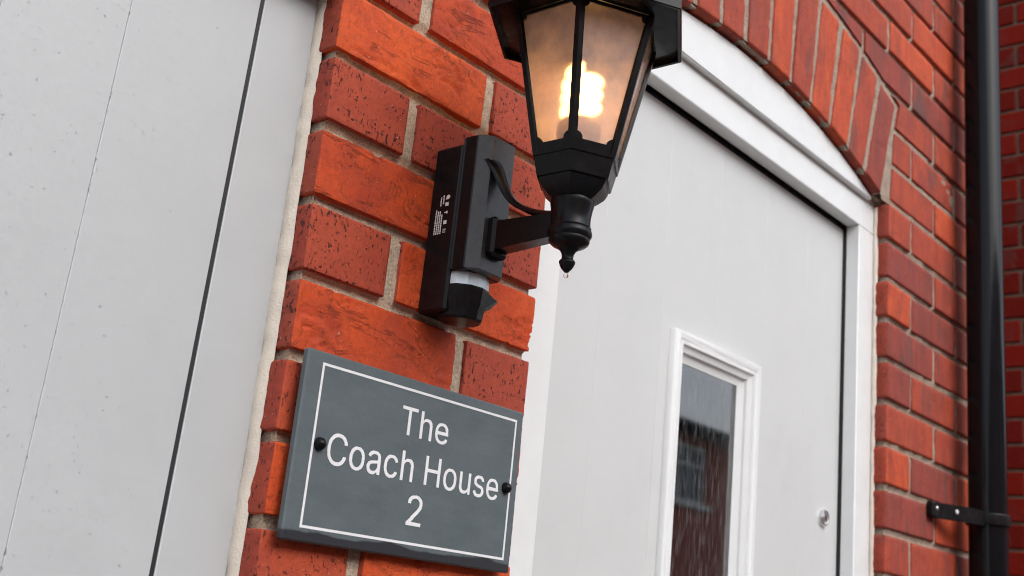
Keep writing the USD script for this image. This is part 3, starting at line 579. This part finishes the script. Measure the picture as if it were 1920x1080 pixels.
for k in range(6):
    A, B, Cc, D = hexpt(rz(ZB), ZB, k), hexpt(rz(ZB), ZB, k + 1), hexpt(rz(ZT), ZT, k + 1), hexpt(rz(ZT), ZT, k)
    ux = (B - A) / np.linalg.norm(B - A); mid0, mid1 = (A + B) / 2, (Cc + D) / 2; uy = (mid1 - mid0); H = np.linalg.norm(uy); uy /= H; un = np.cross(ux, uy)
    w0, w1 = np.linalg.norm(B - A) / 2, np.linalg.norm(Cc - D) / 2
    outer = Polygon([(-w0, 0), (w0, 0), (w1, H), (-w1, H)])
    e = 0.0046; s = (w1 - w0) / H; wi = lambda h: w0 + s * h - e
    hole = Polygon([(-wi(0.0085), 0.0085), (wi(0.0085), 0.0085), (wi(H - 0.004), H - 0.004), (-wi(H - 0.004), H - 0.004)])
    for cx, cy, r in ((-wi(0.0085), 0.0085, 0.0065), (wi(0.0085), 0.0085, 0.0065), (-wi(H - 0.004), H - 0.004, 0.006), (wi(H - 0.004), H - 0.004, 0.006)): hole = hole.difference(Point(cx, cy).buffer(r))
    if hole.geom_type != 'Polygon': hole = max(hole.geoms, key=lambda g: g.area)
    fm = trimesh.creation.extrude_polygon(outer.buffer(-0.0008).difference(hole), 0.0022, engine='earcut'); v = fm.vertices
    fm.vertices = mid0 + v[:, :1] * ux + v[:, 1:2] * uy + (v[:, 2:] - 0.0034) * un; frames.append(fm)
    pm = trimesh.creation.extrude_polygon(outer.buffer(-0.0030), 0.0016, engine='earcut').subdivide_to_size(0.02); v = pm.vertices
    pm.vertices = mid0 + v[:, :1] * ux + v[:, 1:2] * uy + (v[:, 2:] - 0.0056) * un; panes.append(pm)
for m in frames: m.fix_normals(); la.part('pane_frame', m, BLACK)
for m in panes: m.fix_normals(); la.part('glass_pane', m, PANE)
la.part('cap', hexloft([(0.0760, 0.5042), (0.1020, 0.5085), (0.1035, 0.5030), (0.1066, 0.5026), (0.1074, 0.5036), (0.1074, 0.5160), (0.1062, 0.5180), (0.0960, 0.5225), (0.0700, 0.5480), (0.0420, 0.5800), (0.0300, 0.5900), (0.0, 0.5900)], False, False), BLACK, smooth=20)
la.part('inner_cap', hexloft([(0.0, 0.5046), (0.0765, 0.5046)], False, False), BLACK)
la.part('cap_finial', lathe([(0.030, 0.5895), (0.026, 0.598), (0.012, 0.606), (0.008, 0.615), (0.012, 0.624), (0.013, 0.632), (0.008, 0.642), (0.003, 0.652), (0.0, 0.656)], 40, (LXc, LYc, 0)), BLACK, smooth=40)
la.part('collar', lathe([(0.0, 0.3255), (0.0208, 0.3255), (0.0214, 0.3240), (0.0212, 0.3205), (0.0200, 0.3150), (0.0191, 0.3085), (0.0190, 0.3030), (0.0196, 0.2985), (0.0203, 0.2975), (0.0200, 0.2962), (0.0208, 0.2950), (0.0215, 0.2925), (0.0214, 0.2900), (0.0203, 0.2880), (0.0194, 0.2868), (0.0197, 0.2845), (0.0190, 0.2822), (0.0160, 0.2795), (0.0110, 0.2772), (0.0076, 0.2745), (0.0059, 0.2712), (0.0054, 0.2685), (0.0056, 0.2665), (0.0066, 0.2655), (0.0077, 0.2642), (0.0078, 0.2628), (0.0066, 0.2595), (0.0048, 0.2565), (0.0032, 0.2550), (0.0022, 0.2535), (0.0, 0.2530)], 72, (LXc, LYc, 0)), BLACK, smooth=38)
# bulb
bp = la.part('bulb_base', lathe([(0.0, 0.4105), (0.012, 0.4105), (0.0185, 0.4070), (0.0212, 0.4000), (0.0215, 0.3930), (0.0195, 0.3860), (0.0190, 0.3760), (0.0200, 0.3740), (0.0200, 0.3662), (0.0, 0.3662)], 48, (LXc, LYc, 0)), BULBBASE, smooth=38)
tt = np.linspace(0, 1, 150); an = tt * 2 * np.pi * 3.6; prof = 0.0150 - 0.0045 * np.clip((tt - 0.75) / 0.25, 0, 1) ** 2
hx = np.stack([LXc + prof * np.cos(an), LYc + prof * np.sin(an), 0.4120 + tt * 0.0500], 1)
la.part('bulb', sweep(hx, 0.0054, 12), BULB, smooth=True)
# sensor box
secs = [(0.1525, -0.0385), (0.1525, -0.0550), (0.1630, -0.0680), (0.1970, -0.0680), (0.2075, -0.0550), (0.2075, -0.0385)]
la.part('back_plate', cbox(0.1515, 0.2085, -0.0372, 0.0015, 0.2215, 0.4000, 0.0025), BLACK_BOX)
def prism(sec, z0, z1, c=0.0022):
    cx, cy = np.mean(sec, 0); s2 = [(x + (cx - x) * c / 0.025, y + (cy - y) * c / 0.015) for x, y in sec]
    return hull([(x, y, z) for x, y in sec for z in (z0 + c, z1 - c)] + [(x, y, z) for x, y in s2 for z in (z0, z1)])
body = [(0.1525, -0.0385), (0.1525, -0.0548), (0.1540, -0.0562), (0.2060, -0.0562), (0.2075, -0.0548), (0.2075, -0.0385)]
bxp = la.part('sensor_box', prism(body, 0.2630, 0.4070, 0.0012), BLACK_BOX)
la.part('front_cover', prism([(0.1530, -0.0566), (0.1630, -0.0680), (0.1970, -0.0680), (0.2070, -0.0566)], 0.2632, 0.4068, 0.0012), FACET_SHEEN)  # front facets of the box; their grey colour stands in for reflected sky
la.part('box_rim', cbox(0.1512, 0.2088, -0.0402, -0.0374, 0.2630, 0.4045, 0.0012), BLACK_BOX)
pirc = (0.180, -0.0330, 0)
la.part('sensor_lens', lathe([(0.0, 0.2632), (0.0245, 0.2632), (0.0255, 0.2600), (0.0255, 0.2480), (0.0, 0.2480)], 14, pirc), LENS)
hood = [lathe([(0.0, 0.2500), (0.0262, 0.2500), (0.0272, 0.2480), (0.0256, 0.2330), (0.0236, 0.2275), (0.0226, 0.2190), (0.0205, 0.2165), (0.0, 0.2155)], 12, pirc),
        hull([(0.194, -0.050, 0.2500), (0.186, -0.056, 0.2500), (0.194, -0.050, 0.2290), (0.186, -0.056, 0.2290), (0.2125, -0.052, 0.2440), (0.208, -0.055, 0.2440), (0.203, -0.051, 0.2340)])]
la.part('sensor_hood', cat(hood), BLACK_BOX, smooth=15)
la.part('arm', cat(hull([(LXc + s * w, y, z) for y, z0, z1, w in ((-0.066, 0.2850, 0.3160, 0.0095), (-0.150, 0.2895, 0.3140, 0.0075)) for s in (-1, 1) for z in (z0, z1)]), cbox(LXc - 0.0125, LXc + 0.0125, -0.078, -0.0665, 0.2795, 0.3205, 0.003)), BLACK)
st = spline([(0.171, -0.0600, 0.3860), (0.1713, -0.0685, 0.3795), (0.172, -0.0755, 0.3680), (0.1735, -0.0837, 0.3505), (0.175, -0.0945, 0.3360), (0.177, -0.1078, 0.3270), (0.179, -0.1220, 0.3215), (0.180, -0.1480, 0.3165)], 60)
wd = 0.0065 + 0.0075 * np.clip(1 - np.linspace(0, 1, 60) / 0.55, 0, 1) ** 1.3
def brace_mesh():
    t = np.gradient(st, axis=0); t /= np.linalg.norm(t, axis=1, keepdims=True); side = np.array([1.0, 0, 0]); nr = np.cross(side, t); nr /= np.linalg.norm(nr, axis=1, keepdims=True)
    sec = [(-1, -0.0040), (-0.80, -0.0008), (-0.4, 0.0012), (0.4, 0.0012), (0.80, -0.0008), (1, -0.0040), (0.9, -0.0046), (0.5, -0.0012), (-0.5, -0.0012), (-0.9, -0.0046)]
    v = np.concatenate([[st[i] + side * a * wd[i] + nr[i] * b * (1 if nr[i][2] > 0 or nr[i][1] < 0 else -1) for a, b in sec] for i in range(60)]); n = len(sec); f = []
    for i in range(59):
        for j in range(n):
            a, b, c, d = i * n + j, i * n + (j + 1) % n, (i + 1) * n + (j + 1) % n, (i + 1) * n + j; f += [(a, b, c), (a, c, d)]
    m = trimesh.Trimesh(v, f, process=False); m.fix_normals(); return m
la.part('brace', brace_mesh(), BLACK, smooth=35)
# small white printing on the side of the box (reads upwards)
pr = []; XS = 0.1514
def mark(y, z, w, h): pr.append(plain(XS - 0.00025, XS + 0.0003, y - w / 2, y + w / 2, z - h / 2, z + h / 2))
r2 = random.Random(5)
for yi, (za, zb) in zip((-0.0100, -0.0128, -0.0156, -0.0184), ((0.3035, 0.3300), (0.3035, 0.3285), (0.3035, 0.3260), (0.3035, 0.3235))):
    z = za
    while z < zb:
        h = r2.uniform(0.0010, 0.0028); mark(yi, z + h / 2, 0.0013, h); z += h + 0.0005
for yi, (za, zb) in zip((-0.0150, -0.0185), ((0.3340, 0.3430), (0.3360, 0.3440))):
    z = za
    while z < zb:
        h = r2.uniform(0.0010, 0.0025); mark(yi, z + h / 2, 0.0014, h); z += h + 0.0005
mark(-0.0238, 0.3352, 0.0045, 0.0040); mark(-0.0238, 0.3155, 0.0042, 0.0040); mark(-0.0250, 0.3262, 0.0012, 0.0030); mark(-0.0228, 0.3262, 0.0030, 0.0011)
dsc = trimesh.creation.cylinder(0.0024, 0.0005, sections=20); dsc.apply_transform(trimesh.transformations.rotation_matrix(np.pi / 2, (0, 1, 0))); dsc.apply_translation((XS, -0.0244, 0.3428)); pr.append(dsc)
mark(-0.0222, 0.3412, 0.0016, 0.0014)
ce = meshkit.text_mesh('CE', 0.0034, 0.0005); v = ce.vertices; ce.vertices = np.stack([XS + 0.0003 - v[:, 2], -0.0222 - v[:, 1], 0.3038 + v[:, 0] * 0.8], 1); pr.append(ce)
la.part('printed_label', cat(pr), PRINT)

dr = lathe([(0.0, 0.2512), (0.0014, 0.2506), (0.0022, 0.2496), (0.0025, 0.2484), (0.0020, 0.2470), (0.0010, 0.2463), (0.0, 0.2461)], 24, (LXc, LYc, 0.0016))
solo('water_drop', dr, WATER, 'single clear water drop hanging from the lantern\'s bottom finial', 'water drop', smooth=True)
ld = []; ic0 = trimesh.creation.icosphere(1, 1.0)
def bead(p, n, s):
    d = ic0.copy(); d.apply_scale(s); d.apply_translation(np.array(p) - np.array(n) * s * 0.4); ld.append(d)
for i in range(26):
    k = int(rng.integers(-1, 2)); z = 0.345 + 0.017 * rng.random(); r = 0.0398 + (z - 0.3432) * 0.24; t = rng.random()
    a, b = hexpt(r, z, k), hexpt(r, z, k + 1); n = (a + b) / 2 - np.array([LXc, LYc, z]); bead(a + (b - a) * t, n / np.linalg.norm(n), 0.0004 + 0.0004 * rng.random())
for i in range(16): bead((0.1515, -0.004 - 0.030 * rng.random(), 0.23 + 0.16 * rng.random()), (-1, 0, 0), 0.0004 + 0.0004 * rng.random())
for i in range(14): bead((0.164 + 0.03 * rng.random(), -0.068, 0.27 + 0.12 * rng.random()), (0, -1, 0), 0.0004 + 0.0003 * rng.random())
la.part('water_beads', cat(ld), WATER, smooth=True, kind='stuff')
# rain on the garage door
dl = []
ico = trimesh.creation.icosphere(1, 1.0)
for i in range(1900):
    x = -0.10 - 0.42 * rng.random() ** 0.8; z = -0.25 + 0.85 * rng.random(); s = 0.0005 + 0.0006 * rng.random() ** 4
    if z > 0.48: continue
    d = ico.copy(); d.apply_scale((s, s * 0.34, s * (1.0 + 0.5 * rng.random()))); d.apply_translation((x, GY - s * 0.04, z)); dl.append(d)
for i in range(46):
    z = -0.1 + 0.56 * rng.random(); e = -0.1255 if i % 3 else -0.230
    d = ico.copy(); s = 0.0007 + 0.0008 * rng.random(); d.apply_scale((s * 0.8, s * 0.6, s)); d.apply_translation((lean(e, z), GY + 0.0002, z)); dl.append(d)
solo('rain_droplets', cat(dl), WATER, 'tiny rain droplets scattered on the pale grey garage door', 'water droplets', kind='stuff', smooth=True)

# ------------------------------------------------------------------ house across the road (seen in the door glass), plus an added unseen one
FARBRICK = mat('far_brick', {'g': ('geometry', {}), 'sp': ('separate_xyz', {}), 'cb': ('combine_xyz', {}), 'b': ('brick_texture', {'color1': (0.42, 0.085, 0.055), 'color2': (0.50, 0.11, 0.07), 'mortar': (0.35, 0.29, 0.23), 'scale': 1.0, 'brick_width': 0.225, 'row_height': 0.075, 'mortar_size': 0.006}), 'p': ('principled_bsdf', {'roughness': 0.8})},
    [('g.position', 'sp.vector'), ('sp.x', 'cb.x'), ('sp.z', 'cb.y'), ('cb.vector', 'b.vector'), ('b.color', 'p.base_color')], 'p.BSDF')
ROOFT = paint('grey_roof_tiles', (0.09, 0.09, 0.095), 0.6, 0.2, 0.003, 12.0)
def far_house(x0, x1, ywall, label, eave, wins):
    h = Thing('brick_house', label, 'house', ((x0 + x1) / 2, ywall - 4, GROUND))
    solid = sbox(x0, GROUND - 0.13, x1, eave)
    for (a, b, c, d) in wins: solid = solid.difference(sbox(a, c, b, d))
    wall = extrude_xz(solid, ywall - 0.3, ywall); h.part('wall', cat(wall, plain(x0, x0 + 0.3, ywall - 8, ywall - 0.31, GROUND - 0.13, eave), plain(x1 - 0.3, x1, ywall - 8, ywall - 0.31, GROUND - 0.13, eave), plain(x0, x1, ywall - 8.3, ywall - 8.01, GROUND - 0.13, eave)), FARBRICK)
    r = hull([(x, y, z) for x in (x0 - 0.3, x1 + 0.3) for y, z in ((ywall + 0.35, eave + 0.02), (ywall + 0.35, eave + 0.14), (ywall - 4, eave + 1.0), (ywall - 8.6, eave + 0.02), (ywall - 8.6, eave + 0.14))]); rp = h.part('roof', r, ROOFT)
    h.part('gutter', cbox(x0 - 0.3, x1 + 0.3, ywall + 0.36, ywall + 0.48, eave - 0.02, eave + 0.10, 0.02), BLACK_BOX, parent=rp)
    for (a, b, c, d) in wins:
        W = sbox(a, c, b, d); n = max(2, round((b - a) / 0.55)); holes = []
        for i in range(n):
            for z0, z1 in ((c + 0.07, (c + d) / 2 + 0.15), ((c + d) / 2 + 0.21, d - 0.07)):
                holes.append(sbox(a + 0.06 + i * (b - a - 0.12) / n + 0.03, z0, a + 0.06 + (i + 1) * (b - a - 0.12) / n - 0.03, z1))
        w = h.part('window', extrude_xz(W.difference(unary_union(holes)), ywall - 0.16, ywall - 0.06), WHITE)
        h.part('sill', cbox(a - 0.08, b + 0.08, ywall - 0.05, ywall + 0.10, c - 0.10, c - 0.002, 0.01), WHITE, parent=w)
        h.part('pane', plain(a + 0.02, b - 0.02, ywall - 0.12, ywall - 0.11, c + 0.02, d - 0.02), FARGLASS, parent=w)
far_house(9.0, 27.0, -11.0, 'red brick house across the road with white windows, mirrored in the door glass', 3.75, [(17.55, 19.0, 2.45, 3.55), (12.0, 13.45, 2.45, 3.55), (22.5, 23.95, 2.45, 3.55), (17.3, 19.0, -0.5, 1.0), (12.0, 13.6, -0.5, 1.0), (22.4, 24.0, -0.5, 1.0)])
far_house(-26.0, 8.2, -11.0, 'long red brick house across the road, unseen behind the viewer, added to block low sky light', 4.2, [(x, x + 1.45, z, z + 1.15) for x in (-22.0, -15.0, -8.0, -1.0, 4.5) for z in (-0.5, 2.35)])  # added out of view to cut low sky light and darken reflections
